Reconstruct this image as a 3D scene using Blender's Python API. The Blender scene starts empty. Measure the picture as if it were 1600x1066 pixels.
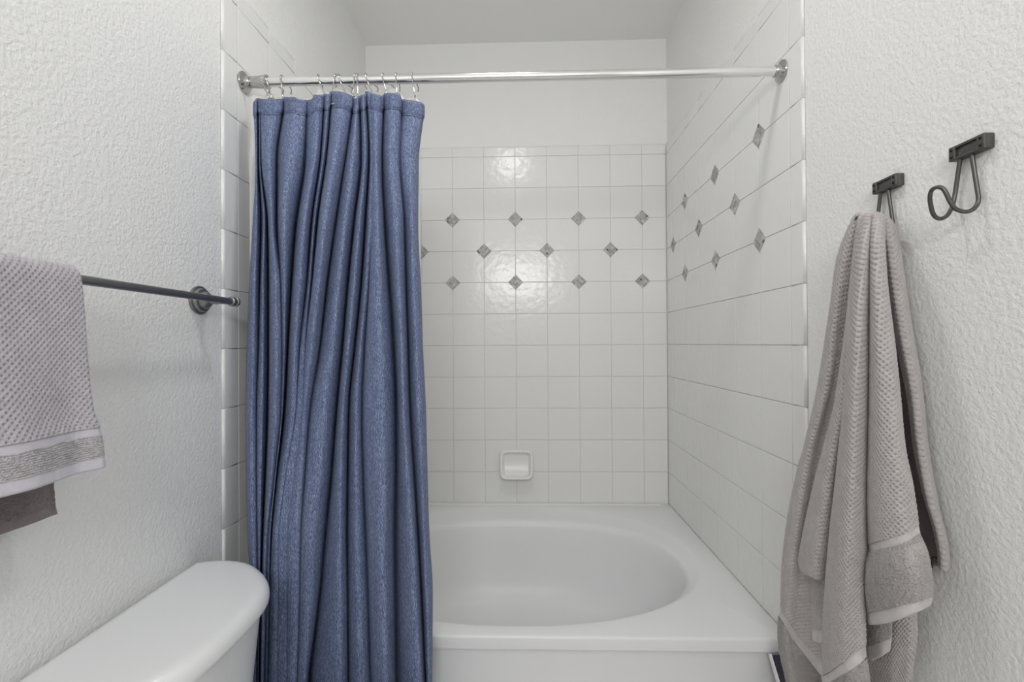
import bpy, bmesh, math, random
import numpy as np
from mathutils import Vector, Matrix

random.seed(7); rng = np.random.default_rng(7)
SC = bpy.context.scene
COL = SC.collection

# ------------------------------------------------------------------ camera
EYE = np.array([0.0, 0.0, 1.25])
F_PX, YAW, PITCH, ROLL = 711.11, 0.0256, 0.0056, -0.0061
_f = np.array([-math.sin(YAW)*math.cos(PITCH), math.cos(YAW)*math.cos(PITCH), math.sin(PITCH)])
_r = np.array([math.cos(YAW), math.sin(YAW), 0.0])
_u = np.cross(_r, _f)
RIGHT = _r*math.cos(ROLL) + _u*math.sin(ROLL)
UP = -_r*math.sin(ROLL) + _u*math.cos(ROLL)
cam_d = bpy.data.cameras.new('camera'); cam = bpy.data.objects.new('camera', cam_d); COL.objects.link(cam)
cam_d.sensor_width = 36.0; cam_d.lens = F_PX*36.0/1600.0; cam_d.clip_start = 0.02; cam_d.clip_end = 30
cam.matrix_world = Matrix(((RIGHT[0], UP[0], -_f[0], EYE[0]), (RIGHT[1], UP[1], -_f[1], EYE[1]),
                           (RIGHT[2], UP[2], -_f[2], EYE[2]), (0, 0, 0, 1)))
SC.camera = cam

# ------------------------------------------------------------------ world, lights, exposure
w = bpy.data.worlds.new('world'); SC.world = w; w.use_nodes = True
w.node_tree.nodes['Background'].inputs['Color'].default_value = (1, 1, 1, 1)
w.node_tree.nodes['Background'].inputs['Strength'].default_value = 0.0
SC.view_settings.view_transform = 'Standard'; SC.view_settings.look = 'None'
SC.view_settings.exposure = 0.0; SC.view_settings.gamma = 1.0; SC.view_settings.use_curve_mapping = False
try:
    SC.cycles.max_bounces = 12; SC.cycles.diffuse_bounces = 8; SC.cycles.glossy_bounces = 4
    SC.cycles.sample_clamp_indirect = 4.0
    SC.cycles.use_denoising = True
except Exception: pass

CEIL_LIGHT = (-0.08, 0.95, 2.70)
VANITY = (-0.05, -1.33, 2.06)
CEIL_W, VANITY_W = 4.6, 17.2

def area_light(name, loc, rot, size, power, color=(1, 1, 1), shape='DISK', size_y=None):
    d = bpy.data.lights.new(name, 'AREA'); d.shape = shape; d.size = size
    if size_y: d.size_y = size_y
    d.energy = power; d.color = color
    o = bpy.data.objects.new(name, d); COL.objects.link(o); o.location = loc; o.rotation_euler = rot
    return o
area_light('ceiling_light_lamp', (CEIL_LIGHT[0], CEIL_LIGHT[1], 2.655), (0, 0, 0), 0.17, CEIL_W, (0.99, 0.985, 0.985))
area_light('vanity_light_lamp', (VANITY[0], -1.20, VANITY[2]), (math.radians(80), 0, 0), 0.70, VANITY_W, (0.99, 0.985, 0.985), 'RECTANGLE', 0.30)

# ------------------------------------------------------------------ helpers
def at(u, v, axis, val):
    """photo measurement -> world point on the plane axis=val"""
    a = (u-800)/F_PX; b = -(v-533)/F_PX
    d = _f + a*RIGHT + b*UP
    off = val - EYE[axis]
    return EYE + d*off/d[axis]

def link(o, parent=None):
    COL.objects.link(o)
    if parent is not None: o.parent = parent
    return o

def bm_obj(name, bm, mat=None, parent=None, smooth=False, recalc=True):
    if recalc: bmesh.ops.recalc_face_normals(bm, faces=bm.faces)
    me = bpy.data.meshes.new(name); bm.to_mesh(me); bm.free()
    if mat is not None:
        for m in (mat if isinstance(mat, (list, tuple)) else [mat]): me.materials.append(m)
    if smooth:
        me.polygons.foreach_set('use_smooth', [True]*len(me.polygons))
        if smooth == 'auto':
            try: me.set_sharp_from_angle(angle=math.radians(35))
            except Exception: pass
    return link(bpy.data.objects.new(name, me), parent)

def empty(name, loc, label, cat, group=None):
    o = bpy.data.objects.new(name, None); COL.objects.link(o); o.location = loc
    o.empty_display_size = 0.05
    tag(o, label, cat, group); return o

def tag(o, label=None, cat=None, group=None, kind=None):
    if label: o['label'] = label
    if cat: o['category'] = cat
    if group: o['group'] = group
    if kind: o['kind'] = kind
    return o

def keep(o, root):
    """parts are modelled in world space; hang them under the root without moving them"""
    o.parent = root
    o.matrix_parent_inverse = Matrix.Translation(root.location).inverted()
    return o

def box(bm, lo, hi, bevel=0, seg=2, mi=0):
    lo = Vector(lo); hi = Vector(hi); c = (lo+hi)/2; s = hi-lo
    r = bmesh.ops.create_cube(bm, size=1.0, matrix=Matrix.Translation(c) @ Matrix.Diagonal((s.x, s.y, s.z, 1)))
    vs = r['verts']
    fs = list({f for v in vs for f in v.link_faces})
    for f in fs: f.material_index = mi
    if bevel:
        es = list({e for v in vs for e in v.link_edges})
        bmesh.ops.bevel(bm, geom=es, offset=bevel, segments=seg, profile=0.5, affect='EDGES')
    return vs

def tube(bm, pts, rad, n=12, caps=True, closed=False):
    pts = [Vector(p) for p in pts]; N = len(pts)
    rads = rad if hasattr(rad, '__len__') else [rad]*N
    tang = []
    for i in range(N):
        a = pts[(i-1) % N] if (closed or i > 0) else pts[i]
        b = pts[(i+1) % N] if (closed or i < N-1) else pts[i]
        tang.append((b-a).normalized())
    ref = Vector((0, 0, 1)) if abs(tang[0].z) < 0.9 else Vector((1, 0, 0))
    nrm = (ref - tang[0]*ref.dot(tang[0])).normalized()
    rings = []
    for i in range(N):
        nrm = (nrm - tang[i]*nrm.dot(tang[i])).normalized(); bn = tang[i].cross(nrm)
        rings.append([bm.verts.new(pts[i] + (nrm*math.cos(2*math.pi*k/n) + bn*math.sin(2*math.pi*k/n))*rads[i]) for k in range(n)])
    for i in range(N-1 if not closed else N):
        A = rings[i]; B = rings[(i+1) % N]
        for k in range(n): bm.faces.new((A[k], A[(k+1) % n], B[(k+1) % n], B[k]))
    if caps and not closed:
        bm.faces.new(rings[0][::-1]); bm.faces.new(rings[-1])

def spline(pts, n=8):
    """Catmull-Rom through the points"""
    P = np.array(pts, float); out = []
    Q = np.vstack([2*P[0]-P[1], P, 2*P[-1]-P[-2]])
    for i in range(1, len(Q)-2):
        for t in np.linspace(0, 1, n, endpoint=False):
            a, b, c, d = Q[i-1], Q[i], Q[i+1], Q[i+2]
            out.append(0.5*((2*b) + (c-a)*t + (2*a-5*b+4*c-d)*t*t + (-a+3*b-3*c+d)*t**3))
    out.append(P[-1]); return np.array(out)

def lathe(bm, prof, origin, axis, n=32):
    """prof: (distance along axis, radius)"""
    axis = Vector(axis).normalized(); ref = Vector((0, 0, 1)) if abs(axis.z) < 0.9 else Vector((1, 0, 0))
    a = axis.cross(ref).normalized(); b = axis.cross(a); o = Vector(origin); rings = []
    for h, r in prof:
        rings.append([bm.verts.new(o + axis*h + (a*math.cos(2*math.pi*k/n)+b*math.sin(2*math.pi*k/n))*max(r, 1e-5)) for k in range(n)])
    for A, B in zip(rings, rings[1:]):
        for k in range(n): bm.faces.new((A[k], A[(k+1) % n], B[(k+1) % n], B[k]))
    bm.faces.new(rings[0][::-1]); bm.faces.new(rings[-1])

def grid_mesh(name, G, mat, parent=None, uv=None, smooth=True):
    """G: (nv, nu, 3) array -> one quad sheet, fast"""
    nv, nu = G.shape[:2]
    me = bpy.data.meshes.new(name)
    me.vertices.add(nv*nu); me.vertices.foreach_set('co', G.reshape(-1).astype(np.float32))
    idx = np.arange(nv*nu).reshape(nv, nu)
    q = np.stack([idx[:-1, :-1], idx[:-1, 1:], idx[1:, 1:], idx[1:, :-1]], -1).reshape(-1, 4)
    me.loops.add(q.size); me.loops.foreach_set('vertex_index', q.reshape(-1).astype(np.int32))
    me.polygons.add(len(q)); me.polygons.foreach_set('loop_start', np.arange(0, q.size, 4, dtype=np.int32))
    me.polygons.foreach_set('loop_total', np.full(len(q), 4, np.int32))
    if uv is not None:
        l = me.uv_layers.new(name='UVMap'); l.data.foreach_set('uv', uv.reshape(-1, 2)[q.reshape(-1)].reshape(-1).astype(np.float32))
    me.update(calc_edges=True)
    me.polygons.foreach_set('use_smooth', np.full(len(q), smooth))
    me.materials.append(mat); me.update()
    return link(bpy.data.objects.new(name, me), parent)

# ------------------------------------------------------------------ materials
def nm(name):
    m = bpy.data.materials.new(name); m.use_nodes = True
    nt = m.node_tree; b = nt.nodes['Principled BSDF']; return m, nt, b
def setp(b, **k):
    names = dict(color='Base Color', rough='Roughness', metal='Metallic', spec='Specular IOR Level', coat='Coat Weight',
                 sheen='Sheen Weight', sheenr='Sheen Roughness', coatr='Coat Roughness')
    for a, v in k.items():
        i = b.inputs.get(names[a])
        if i is not None: i.default_value = (*v, 1) if a == 'color' else v
def bump(nt, b, height_socket, strength, dist):
    n = nt.nodes.new('ShaderNodeBump'); n.inputs['Strength'].default_value = strength; n.inputs['Distance'].default_value = dist
    nt.links.new(height_socket, n.inputs['Height']); nt.links.new(n.outputs[0], b.inputs['Normal']); return n
def tex(nt, kind='Object'):
    return nt.nodes.new('ShaderNodeTexCoord').outputs[kind]
def noise(nt, vec, scale, detail=2, rough=0.5, mapscale=None):
    if mapscale:
        mp = nt.nodes.new('ShaderNodeMapping'); mp.inputs['Scale'].default_value = mapscale
        nt.links.new(vec, mp.inputs['Vector']); vec = mp.outputs[0]
    n = nt.nodes.new('ShaderNodeTexNoise'); n.inputs['Scale'].default_value = scale; n.inputs['Detail'].default_value = detail
    n.inputs['Roughness'].default_value = rough
    nt.links.new(vec, n.inputs['Vector']); return n.outputs['Fac']
def ramp(nt, fac, stops):
    r = nt.nodes.new('ShaderNodeValToRGB'); e = r.color_ramp.elements
    while len(e) < len(stops): e.new(0.5)
    for el, (p, c) in zip(e, stops): el.position = p; el.color = (*c, 1) if len(c) == 3 else c
    nt.links.new(fac, r.inputs[0]); return r.outputs[0]
def math_node(nt, op, a, b=None):
    n = nt.nodes.new('ShaderNodeMath'); n.operation = op
    for i, x in enumerate((a, b)):
        if x is None: continue
        if isinstance(x, (int, float)): n.inputs[i].default_value = x
        else: nt.links.new(x, n.inputs[i])
    return n.outputs[0]

def drywall(name, color, scale, strength, dist):
    m, nt, b = nm(name); setp(b, color=color, rough=0.75, spec=0.25)
    t = tex(nt)
    a = noise(nt, t, scale, 3, 0.55); c = noise(nt, t, scale*0.45, 2, 0.5)
    r = ramp(nt, a, [(0.38, (0, 0, 0)), (0.62, (1, 1, 1))])
    h = math_node(nt, 'ADD', r, math_node(nt, 'MULTIPLY', c, 0.8))
    bump(nt, b, h, strength, dist); return m
M = {}
WALLC = (0.83, 0.83, 0.818)
M['wall'] = drywall('orange_peel_wall_paint', WALLC, 120, 0.40, 0.0018)
M['wall_smooth'] = drywall('alcove_wall_paint', WALLC, 120, 0.16, 0.0015)
M['ceiling'] = drywall('ceiling_paint', (0.85, 0.85, 0.838), 110, 0.2, 0.0015)

m, nt, b = nm('glazed_tile'); setp(b, color=(0.80, 0.80, 0.787), rough=0.2, spec=0.4)
bump(nt, b, noise(nt, tex(nt), 34, 2, 0.5), 0.36, 0.003); M['tile'] = m
m, nt, b = nm('grout'); setp(b, color=(0.72, 0.715, 0.69), rough=0.85, spec=0.2); M['grout'] = m
for i, c in enumerate([(0.12, 0.12, 0.12), (0.33, 0.33, 0.32), (0.44, 0.435, 0.42), (0.56, 0.555, 0.53)]):
    m, nt, b = nm('mosaic_stone_%s' % 'abcd'[i])
    f = noise(nt, tex(nt), 260, 3, 0.6)
    nt.links.new(ramp(nt, f, [(0.3, tuple(x*0.75 for x in c)), (0.7, tuple(min(1, x*1.2) for x in c))]), b.inputs['Base Color'])
    setp(b, rough=0.5); M['mosaic%d' % i] = m
m, nt, b = nm('white_acrylic'); setp(b, color=(0.80, 0.803, 0.815), rough=0.38, spec=0.4); M['tub'] = m
m, nt, b = nm('white_porcelain'); setp(b, color=(0.80, 0.803, 0.81), rough=0.2, spec=0.5); M['porcelain'] = m
m, nt, b = nm('soap_dish_ceramic'); setp(b, color=(0.80, 0.795, 0.77), rough=0.3, spec=0.5); M['dish'] = m
m, nt, b = nm('polished_chrome'); setp(b, color=(0.86, 0.86, 0.85), rough=0.17, metal=1.0); M['chrome'] = m
m, nt, b = nm('bright_chrome'); setp(b, color=(0.52, 0.52, 0.51), rough=0.12, metal=1.0); M['chrome2'] = m
m, nt, b = nm('dark_nickel'); setp(b, color=(0.30, 0.295, 0.28), rough=0.4, metal=1.0)
bump(nt, b, noise(nt, tex(nt), 400, 2), 0.05, 0.0005); M['nickel'] = m
m, nt, b = nm('aged_pewter'); setp(b, color=(0.13, 0.127, 0.122), rough=0.42, metal=0.85)
bump(nt, b, noise(nt, tex(nt), 300, 3), 0.25, 0.0006); M['pewter'] = m
m, nt, b = nm('screw_black'); setp(b, color=(0.03, 0.03, 0.03), rough=0.4, metal=0.7); M['screw'] = m

# chambray weave: long slubby threads running down the cloth, two thread colours
def chambray(name, k=1.0):
    m, nt, b = nm(name); setp(b, rough=0.9, spec=0.1, sheen=0.04, sheenr=0.5)
    uv = tex(nt, 'Object')      # solid weave pattern, threads stretched along the drop
    warp = noise(nt, uv, 1.0, 2, 0.6, (950, 950, 130)); weft = noise(nt, uv, 1.0, 1, 0.5, (600, 600, 1100))
    slub = noise(nt, uv, 1.0, 2, 0.5, (260, 260, 12))
    f = math_node(nt, 'ADD', math_node(nt, 'MULTIPLY', warp, 0.70), math_node(nt, 'MULTIPLY', weft, 0.18))
    f = math_node(nt, 'ADD', f, math_node(nt, 'MULTIPLY', slub, 0.14))
    col = ramp(nt, f, [(0.38, (0.055*k, 0.078*k, 0.155*k)), (0.52, (0.150*k, 0.192*k, 0.325*k)), (0.68, (0.40*k, 0.44*k, 0.56*k))])
    nt.links.new(col, b.inputs['Base Color']); bump(nt, b, f, 0.5, 0.0012); return m
M['curtain'] = chambray('blue_chambray'); M['hem'] = chambray('blue_chambray_doubled', 0.88)
m, nt, b = nm('seam_thread'); setp(b, color=(0.02, 0.03, 0.07), rough=0.9); M['seam'] = m
m, nt, b = nm('white_thread'); setp(b, color=(0.8, 0.8, 0.8), rough=0.8); M['white_thread'] = m
m, nt, b = nm('white_liner_vinyl'); setp(b, color=(0.92, 0.915, 0.905), rough=0.45, spec=0.4)
tr = nt.nodes.new('ShaderNodeBsdfTranslucent'); tr.inputs[0].default_value = (0.86, 0.84, 0.82, 1)
mx = nt.nodes.new('ShaderNodeMixShader'); mx.inputs[0].default_value = 0.25
nt.links.new(b.outputs[0], mx.inputs[1]); nt.links.new(tr.outputs[0], mx.inputs[2]); nt.links.new(mx.outputs[0], nt.nodes['Material Output'].inputs[0]); M['liner'] = m

def terry(name, color, sc=900, st=0.9):
    m, nt, b = nm(name); setp(b, rough=0.95, spec=0.1, sheen=0.35, sheenr=0.4)
    t = tex(nt); f = noise(nt, t, sc, 3, 0.7); g = noise(nt, t, 60, 2)
    mix = math_node(nt, 'ADD', math_node(nt, 'MULTIPLY', f, 0.7), math_node(nt, 'MULTIPLY', g, 0.3))
    nt.links.new(ramp(nt, mix, [(0.32, tuple(c*0.78 for c in color)), (0.66, tuple(c*1.16 for c in color))]), b.inputs['Base Color'])
    bump(nt, b, f, st, 0.0016); return m
M['towel'] = terry('grey_waffle_cotton', (0.56, 0.522, 0.515))
M['towel_terry'] = terry('grey_terry_cotton', (0.48, 0.45, 0.44), 520, 1.0)
M['towel_band'] = terry('grey_flat_woven_cotton', (0.58, 0.55, 0.54), 1500, 0.2)
M['towel_hand'] = terry('lilac_grey_waffle_cotton', (0.55, 0.52, 0.56))
M['towel_hand_band'] = terry('lilac_grey_flat_cotton', (0.58, 0.555, 0.61), 1500, 0.2)
M['towel_hand_terry'] = terry('lilac_grey_ribbed_cotton', (0.60, 0.57, 0.595), 700, 1.0)
M['towel_back'] = terry('brown_grey_terry_and_painted_shade', (0.27, 0.235, 0.235), 700, 1.0)  # hand towel back; also painted shade for the bath towel's inside
m, nt, b = nm('dark_loop_cord'); setp(b, color=(0.02, 0.018, 0.016), rough=0.9); M['cord'] = m
m, nt, b = nm('floor_tile'); t = tex(nt)
br = nt.nodes.new('ShaderNodeTexBrick'); br.offset = 0.0; br.inputs['Scale'].default_value = 3.2; br.inputs['Mortar Size'].default_value = 0.012
br.inputs['Brick Width'].default_value = 1.0; br.inputs['Row Height'].default_value = 1.0
br.inputs['Color1'].default_value = (0.66, 0.65, 0.63, 1); br.inputs['Color2'].default_value = (0.70, 0.69, 0.67, 1); br.inputs['Mortar'].default_value = (0.3, 0.29, 0.27, 1)
nt.links.new(t, br.inputs['Vector']); nt.links.new(br.outputs['Color'], b.inputs['Base Color']); setp(b, rough=0.4); M['floor'] = m
m, nt, b = nm('lamp_glass'); setp(b, color=(0.9, 0.9, 0.88), rough=0.3)
b.inputs['Emission Color'].default_value = (1, 0.985, 0.96, 1); b.inputs['Emission Strength'].default_value = 2.0; M['glow'] = m
m, nt, b = nm('dark_ribbed_plastic'); setp(b, color=(0.045, 0.04, 0.06), rough=0.35); M['rib'] = m
m, nt, b = nm('white_edge_plastic'); setp(b, color=(0.8, 0.8, 0.8), rough=0.4); M['edge'] = m

# ------------------------------------------------------------------ the room
XL, XR, YB = -0.7747, 0.7024, 2.2425        # faces of the tiled alcove
DW = 0.0075                                 # drywall lies this far behind the tile face
CZ, YR = 2.745, -1.45
P = 0.1555                                  # tile pitch
Z0 = 1.25 - 0.0089                          # a horizontal grout line at eye height
def struct(o): o['kind'] = 'structure'; return o

def slab(name, lo, hi, mat):
    bm = bmesh.new(); box(bm, lo, hi); return struct(bm_obj(name, bm, mat))
floor = slab('floor', (XL-DW-0.1, YR-0.1, -0.1), (XR+DW+0.1, YB+DW+0.1, 0), M['floor'])
ceiling = slab('ceiling', (XL-DW-0.1, YR-0.1, CZ), (XR+DW+0.1, YB+DW+0.1, CZ+0.1), M['ceiling'])
wall_left = slab('wall_left', (XL-DW-0.1, YR-0.1, 0), (XL-DW, YB+DW+0.1, CZ), M['wall'])
wall_right = slab('wall_right', (XR+DW, YR-0.1, 0), (XR+DW+0.1, YB+DW+0.1, CZ), M['wall'])
wall_back = slab('wall_back', (XL-DW, YB+DW, 0), (XR+DW, YB+DW+0.1, CZ), M['wall_smooth'])
wall_rear = slab('wall_rear', (XL-DW, YR-0.1, 0), (XR+DW, YR, CZ), M['wall_smooth'])

def tile_panel(name, parent, frame, alines, zlines, round_first=False, bottom_extra=None):
    """frame(a, z, d) -> world; d = height above the grout bed toward the room. alines/zlines: grout positions incl. ends."""
    bm = bmesh.new(); g = 0.0009; T = 0.0032; bv = 0.0011
    def quad(ps, mi):
        f = bm.faces.new([bm.verts.new(frame(*p)) for p in ps]); f.material_index = mi; return f
    a0, a1, z0, z1 = alines[0], alines[-1], zlines[0], zlines[-1]
    quad([(a0+0.001, z0, 0), (a1, z0, 0), (a1, z1, 0), (a0+0.001, z1, 0)], 1)
    for i in range(len(alines)-1):
        for j in range(len(zlines)-1):
            A0, A1, Z0_, Z1_ = alines[i]+g, alines[i+1]-g, zlines[j]+g, zlines[j+1]-g
            rnd = round_first and i == 0
            if rnd: A0 = alines[0]
            top = j == len(zlines)-2
            rings = []
            if rnd:
                prof = [(0, -0.0035), (0.0004, 0.0), (0.0022, 0.0019), (0.005, T-0.0003), (0.0068, T)]
            else:
                prof = [(0, -0.0035), (0, 0.0), (bv*0.35, T-bv*0.5), (bv, T-0.0001), (bv*1.4, T)]
            pb = [(0, -0.0035), (0, 0.0), (bv*0.35, T-bv*0.5), (bv, T-0.0001), (bv*1.4, T)]
            pt = [(0, -0.0035), (0.0004, 0.0), (0.0022, 0.0019), (0.005, T-0.0003), (0.0068, T)] if top else pb
            for k in range(5):
                la, d = prof[k]; lb = pb[k][0]; lt = pt[k][0]
                rings.append([bm.verts.new(frame(*p)) for p in ((A0+la, Z0_+lb, pb[k][1] if not rnd else d), (A1-lb, Z0_+lb, pb[k][1]),
                                                              (A1-lb, Z1_-lt, pt[k][1]), (A0+la, Z1_-lt, d if rnd else pt[k][1]))])
            for R1, R2 in zip(rings, rings[1:]):
                for k in range(4):
                    f = bm.faces.new((R1[k], R1[(k+1) % 4], R2[(k+1) % 4], R2[k])); f.smooth = rnd or top
            f = bm.faces.new(rings[-1]); f.smooth = False
    o = bm_obj(name, bm, [M['tile'], M['grout']])
    return keep(o, parent) if parent else o

zl = [Z0 + k*P for k in range(-5, 7)]
zl = [0.455] + zl[1:] + [Z0 + 6*P + 0.0505]
BED = 0.0032
back_cols = [XL+0.002] + [-0.5042 + k*P for k in range(-1, 8)] + [XR-0.002]
tile_back = tile_panel('tile_surround', wall_back, lambda a, z, d: Vector((a, YB+BED-d, z)), back_cols, zl)
zlow = [0.012] + [Z0 + k*P for k in range(-7, -4)]
rl = [1.1565] + [1.213 + k*P for k in range(0, 7)] + [YB]
tile_right = tile_panel('tile_surround', wall_right, lambda a, z, d: Vector((XR+BED-d, a, z)), rl, [0.012]+[Z0+k*P for k in range(-7, 7)]+[zl[-1]], True)
ll = [1.157] + [1.2166 + k*P for k in range(0, 7)] + [YB]
tile_left = tile_panel('tile_surround', wall_left, lambda a, z, d: Vector((XL+BED-d*-1-2*BED, a, z)) if False else Vector((XL-BED+d, a, z)), ll, [0.012]+[Z0+k*P for k in range(-7, 7)]+[zl[-1]], True)

def mosaic(parent, frame, ac, zc, seed, holder):
    """a small stone mosaic square set on its point at a tile corner"""
    R = random.Random(seed); bm = bmesh.new(); s = 0.0535; h = s/2; D = 0.0036
    def pt(p, q, d):                               # p,q in the square's own axes, turned 45 degrees
        c = math.sqrt(0.5); return frame(ac + (p-q)*c, zc + (p+q)*c, d)
    def prism(p0, p1, q0, q1, d0, d1, mi):
        lo = [bm.verts.new(pt(p, q, d0)) for p, q in ((p0, q0), (p1, q0), (p1, q1), (p0, q1))]
        hi = [bm.verts.new(pt(p, q, d1)) for p, q in ((p0, q0), (p1, q0), (p1, q1), (p0, q1))]
        fs = [bm.faces.new(hi)] + [bm.faces.new((lo[k], lo[(k+1) % 4], hi[(k+1) % 4], hi[k])) for k in range(4)]
        for f in fs: f.material_index = mi
    prism(-h, h, -h, h, 0.0, D, 3)
    n = 5; c = s/n; used = [[False]*n for _ in range(n)]
    dark = R.choice([0.03, 0.06, 0.10, 0.20])
    for i in range(n):
        for j in range(n):
            if used[i][j]: continue
            wi = 2 if (i < n-1 and R.random() < 0.28 and not used[i+1][j]) else 1
            wj = 2 if (wi == 1 and j < n-1 and R.random() < 0.3 and not used[i][j+1]) else 1
            for a in range(wi):
                for b_ in range(wj): used[i+a][j+b_] = True
            r = R.random(); mi = 0 if (r < dark and wi*wj == 1) else (1 if r < 0.42 else (2 if r < 0.85 else 3))
            e = 0.0005
            prism(-h+i*c+e, -h+(i+wi)*c-e, -h+j*c+e, -h+(j+wj)*c-e, D-0.0002, D+0.0004, mi)
    o = bm_obj('mosaic_inset', bm, [M['mosaic%d' % k] for k in range(4)])
    o.parent = holder; o.matrix_parent_inverse = holder.matrix_world.inverted()
    o['label'] = 'small grey stone mosaic diamond'
    return o
bpy.context.view_layer.update()
fb = lambda a, z, d: Vector((a, YB+BED-d, z)); fr = lambda a, z, d: Vector((XR+BED-d, a, z))
for row, start in ((4, 1), (3, 0), (2, 1)):
    for k in range(start, 8, 2):
        mosaic(wall_back, fb, -0.5042+k*P, Z0+row*P, 100*row+k, tile_back)
for row, start in ((4, 1), (3, 0), (2, 1)):
    ks = (1, 3, 5) if row != 3 else (2, 4, 6)
    for k in ks: mosaic(wall_right, fr, 1.213+k*P, Z0+row*P, 500+100*row+k, tile_right)

# ------------------------------------------------------------------ lamps (above and behind the camera)
t = empty('ceiling_light', (CEIL_LIGHT[0], CEIL_LIGHT[1], CZ), 'round flush ceiling light above the camera in front of the tub', 'ceiling light')
bm = bmesh.new(); lathe(bm, [(0, 0.11), (0.012, 0.115), (0.03, 0.112), (0.034, 0.1)], (CEIL_LIGHT[0], CEIL_LIGHT[1], CZ), (0, 0, -1), 40)
keep(bm_obj('base', bm, M['chrome'], None, 'auto'), t)
bm = bmesh.new(); lathe(bm, [(0.03, 0.098), (0.055, 0.09), (0.072, 0.065), (0.08, 0.03), (0.082, 0.004)], (CEIL_LIGHT[0], CEIL_LIGHT[1], CZ), (0, 0, -1), 40)
keep(bm_obj('lamp_shade', bm, M['glow'], None, True), t)
t = empty('vanity_light', (VANITY[0], YR, VANITY[2]), 'chrome wall light bar with three round white globes on the rear wall', 'wall light')
bm = bmesh.new(); box(bm, (VANITY[0]-0.33, YR, VANITY[2]-0.05), (VANITY[0]+0.33, YR+0.03, VANITY[2]+0.05), 0.008)
keep(bm_obj('back_plate', bm, M['chrome'], None, 'auto'), t)
for dx in (-0.22, 0, 0.22):
    bm = bmesh.new(); lathe(bm, [(0.028, 0.02), (0.05, 0.028)] + [(0.115-0.07*math.cos(a), 0.07*math.sin(a)) for a in np.linspace(0.35, math.pi-0.03, 14)],
                            (VANITY[0]+dx, YR, VANITY[2]), (0, 1, 0), 24)
    keep(bm_obj('globe_shade', bm, M['glow'], None, True), t)

# ------------------------------------------------------------------ bathtub
TZ = 0.465; YF = 1.223
tub = empty('bathtub', (-0.036, 1.7, 0), 'white alcove bathtub with an oval basin and wide deck', 'bathtub')
def sup(cx, cy, A, B, n, k, N, z):
    t = 2*math.pi*k/N; c, s = math.cos(t), math.sin(t)
    return Vector((cx + A*math.copysign(abs(c)**(2/n), c), cy + B*math.copysign(abs(s)**(2/n), s), z))
def build_deck():
    bm = bmesh.new(); N = 192; x0, x1, y0, y1 = XL+0.0015, XR-0.0015, YF, YB-0.0015; cx, cy = -0.036, 1.70
    outer = []
    for k in range(N):
        p = sup(cx, cy, 1, 1, 2.0, k, N, 0); d = Vector((p.x-cx, p.y-cy))
        tx = (x1-cx)/d.x if d.x > 1e-9 else ((x0-cx)/d.x if d.x < -1e-9 else 1e9)
        ty = (y1-cy)/d.y if d.y > 1e-9 else ((y0-cy)/d.y if d.y < -1e-9 else 1e9)
        tt = min(tx, ty); outer.append(Vector((cx+d.x*tt, cy+d.y*tt, TZ)))
    for cxn, cyn in ((x0, y0), (x1, y0), (x1, y1), (x0, y1)):   # snap nearest samples to the corners
        k = min(range(N), key=lambda i: (outer[i].x-cxn)**2+(outer[i].y-cyn)**2); outer[k] = Vector((cxn, cyn, TZ))
    def inset(d, z):
        return [Vector((min(max(p.x, x0+d*0.4), x1-d*0.4), min(max(p.y, y0+d), y1-d*0.4), z)) for p in outer]
    rings = [inset(0.0, TZ-0.034), inset(0.0, TZ-0.007), inset(0.0012, TZ-0.003), inset(0.0035, TZ-0.0009), inset(0.008, TZ)]
    def rng_(A, B, cy_, z, n=2.25): return [sup(cx, cy_, A, B, n, k, N, z) for k in range(N)]
    rings += [rng_(0.668, 0.464, 1.727, TZ), rng_(0.660, 0.456, 1.727, TZ-0.0012), rng_(0.652, 0.448, 1.724, TZ-0.0045), rng_(0.640, 0.428, 1.712, TZ-0.010),
              rng_(0.622, 0.402, 1.694, TZ-0.0165), rng_(0.613, 0.391, 1.684, TZ-0.020), rng_(0.605, 0.384, 1.683, TZ-0.027),
              rng_(0.600, 0.378, 1.683, TZ-0.045), rng_(0.588, 0.366, 1.683, TZ-0.12), rng_(0.572, 0.352, 1.683, TZ-0.20), rng_(0.55, 0.333, 1.683, TZ-0.27),
              rng_(0.52, 0.31, 1.683, TZ-0.32), rng_(0.47, 0.27, 1.683, TZ-0.352), rng_(0.40, 0.21, 1.683, TZ-0.366), rng_(0.2, 0.1, 1.683, TZ-0.372), rng_(0.02, 0.01, 1.683, TZ-0.374)]
    V = [[bm.verts.new(p) for p in r] for r in rings]
    for A, B in zip(V, V[1:]):
        for k in range(N): bm.faces.new((A[k], A[(k+1) % N], B[(k+1) % N], B[k]))
    bm.faces.new(V[-1]); 
    bmesh.ops.dissolve_degenerate(bm, dist=1e-6, edges=bm.edges)
    return bm
o = keep(bm_obj('basin', build_deck(), M['tub'], None, 'auto'), tub)
bm = bmesh.new(); box(bm, (XL+0.003, YF+0.010, 0.004), (XR-0.003, YF+0.022, TZ-0.033), 0.002)
keep(bm_obj('apron', bm, M['tub'], None, 'auto'), tub)
bm = bmesh.new(); box(bm, (XL+0.05, YB-0.030, TZ-0.004), (XR-0.045, YB-0.002, TZ+0.004), 0.003)
keep(bm_obj('rear_ledge', bm, M['tub'], None, 'auto'), tub)
bm = bmesh.new(); lathe(bm, [(0, 0.03), (0.003, 0.03), (0.004, 0.024), (0.002, 0.006)], (XL+0.30, 1.683, TZ-0.371), (0, 0, 1), 24)
keep(bm_obj('drain', bm, M['chrome'], None, 'auto'), tub)

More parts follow.
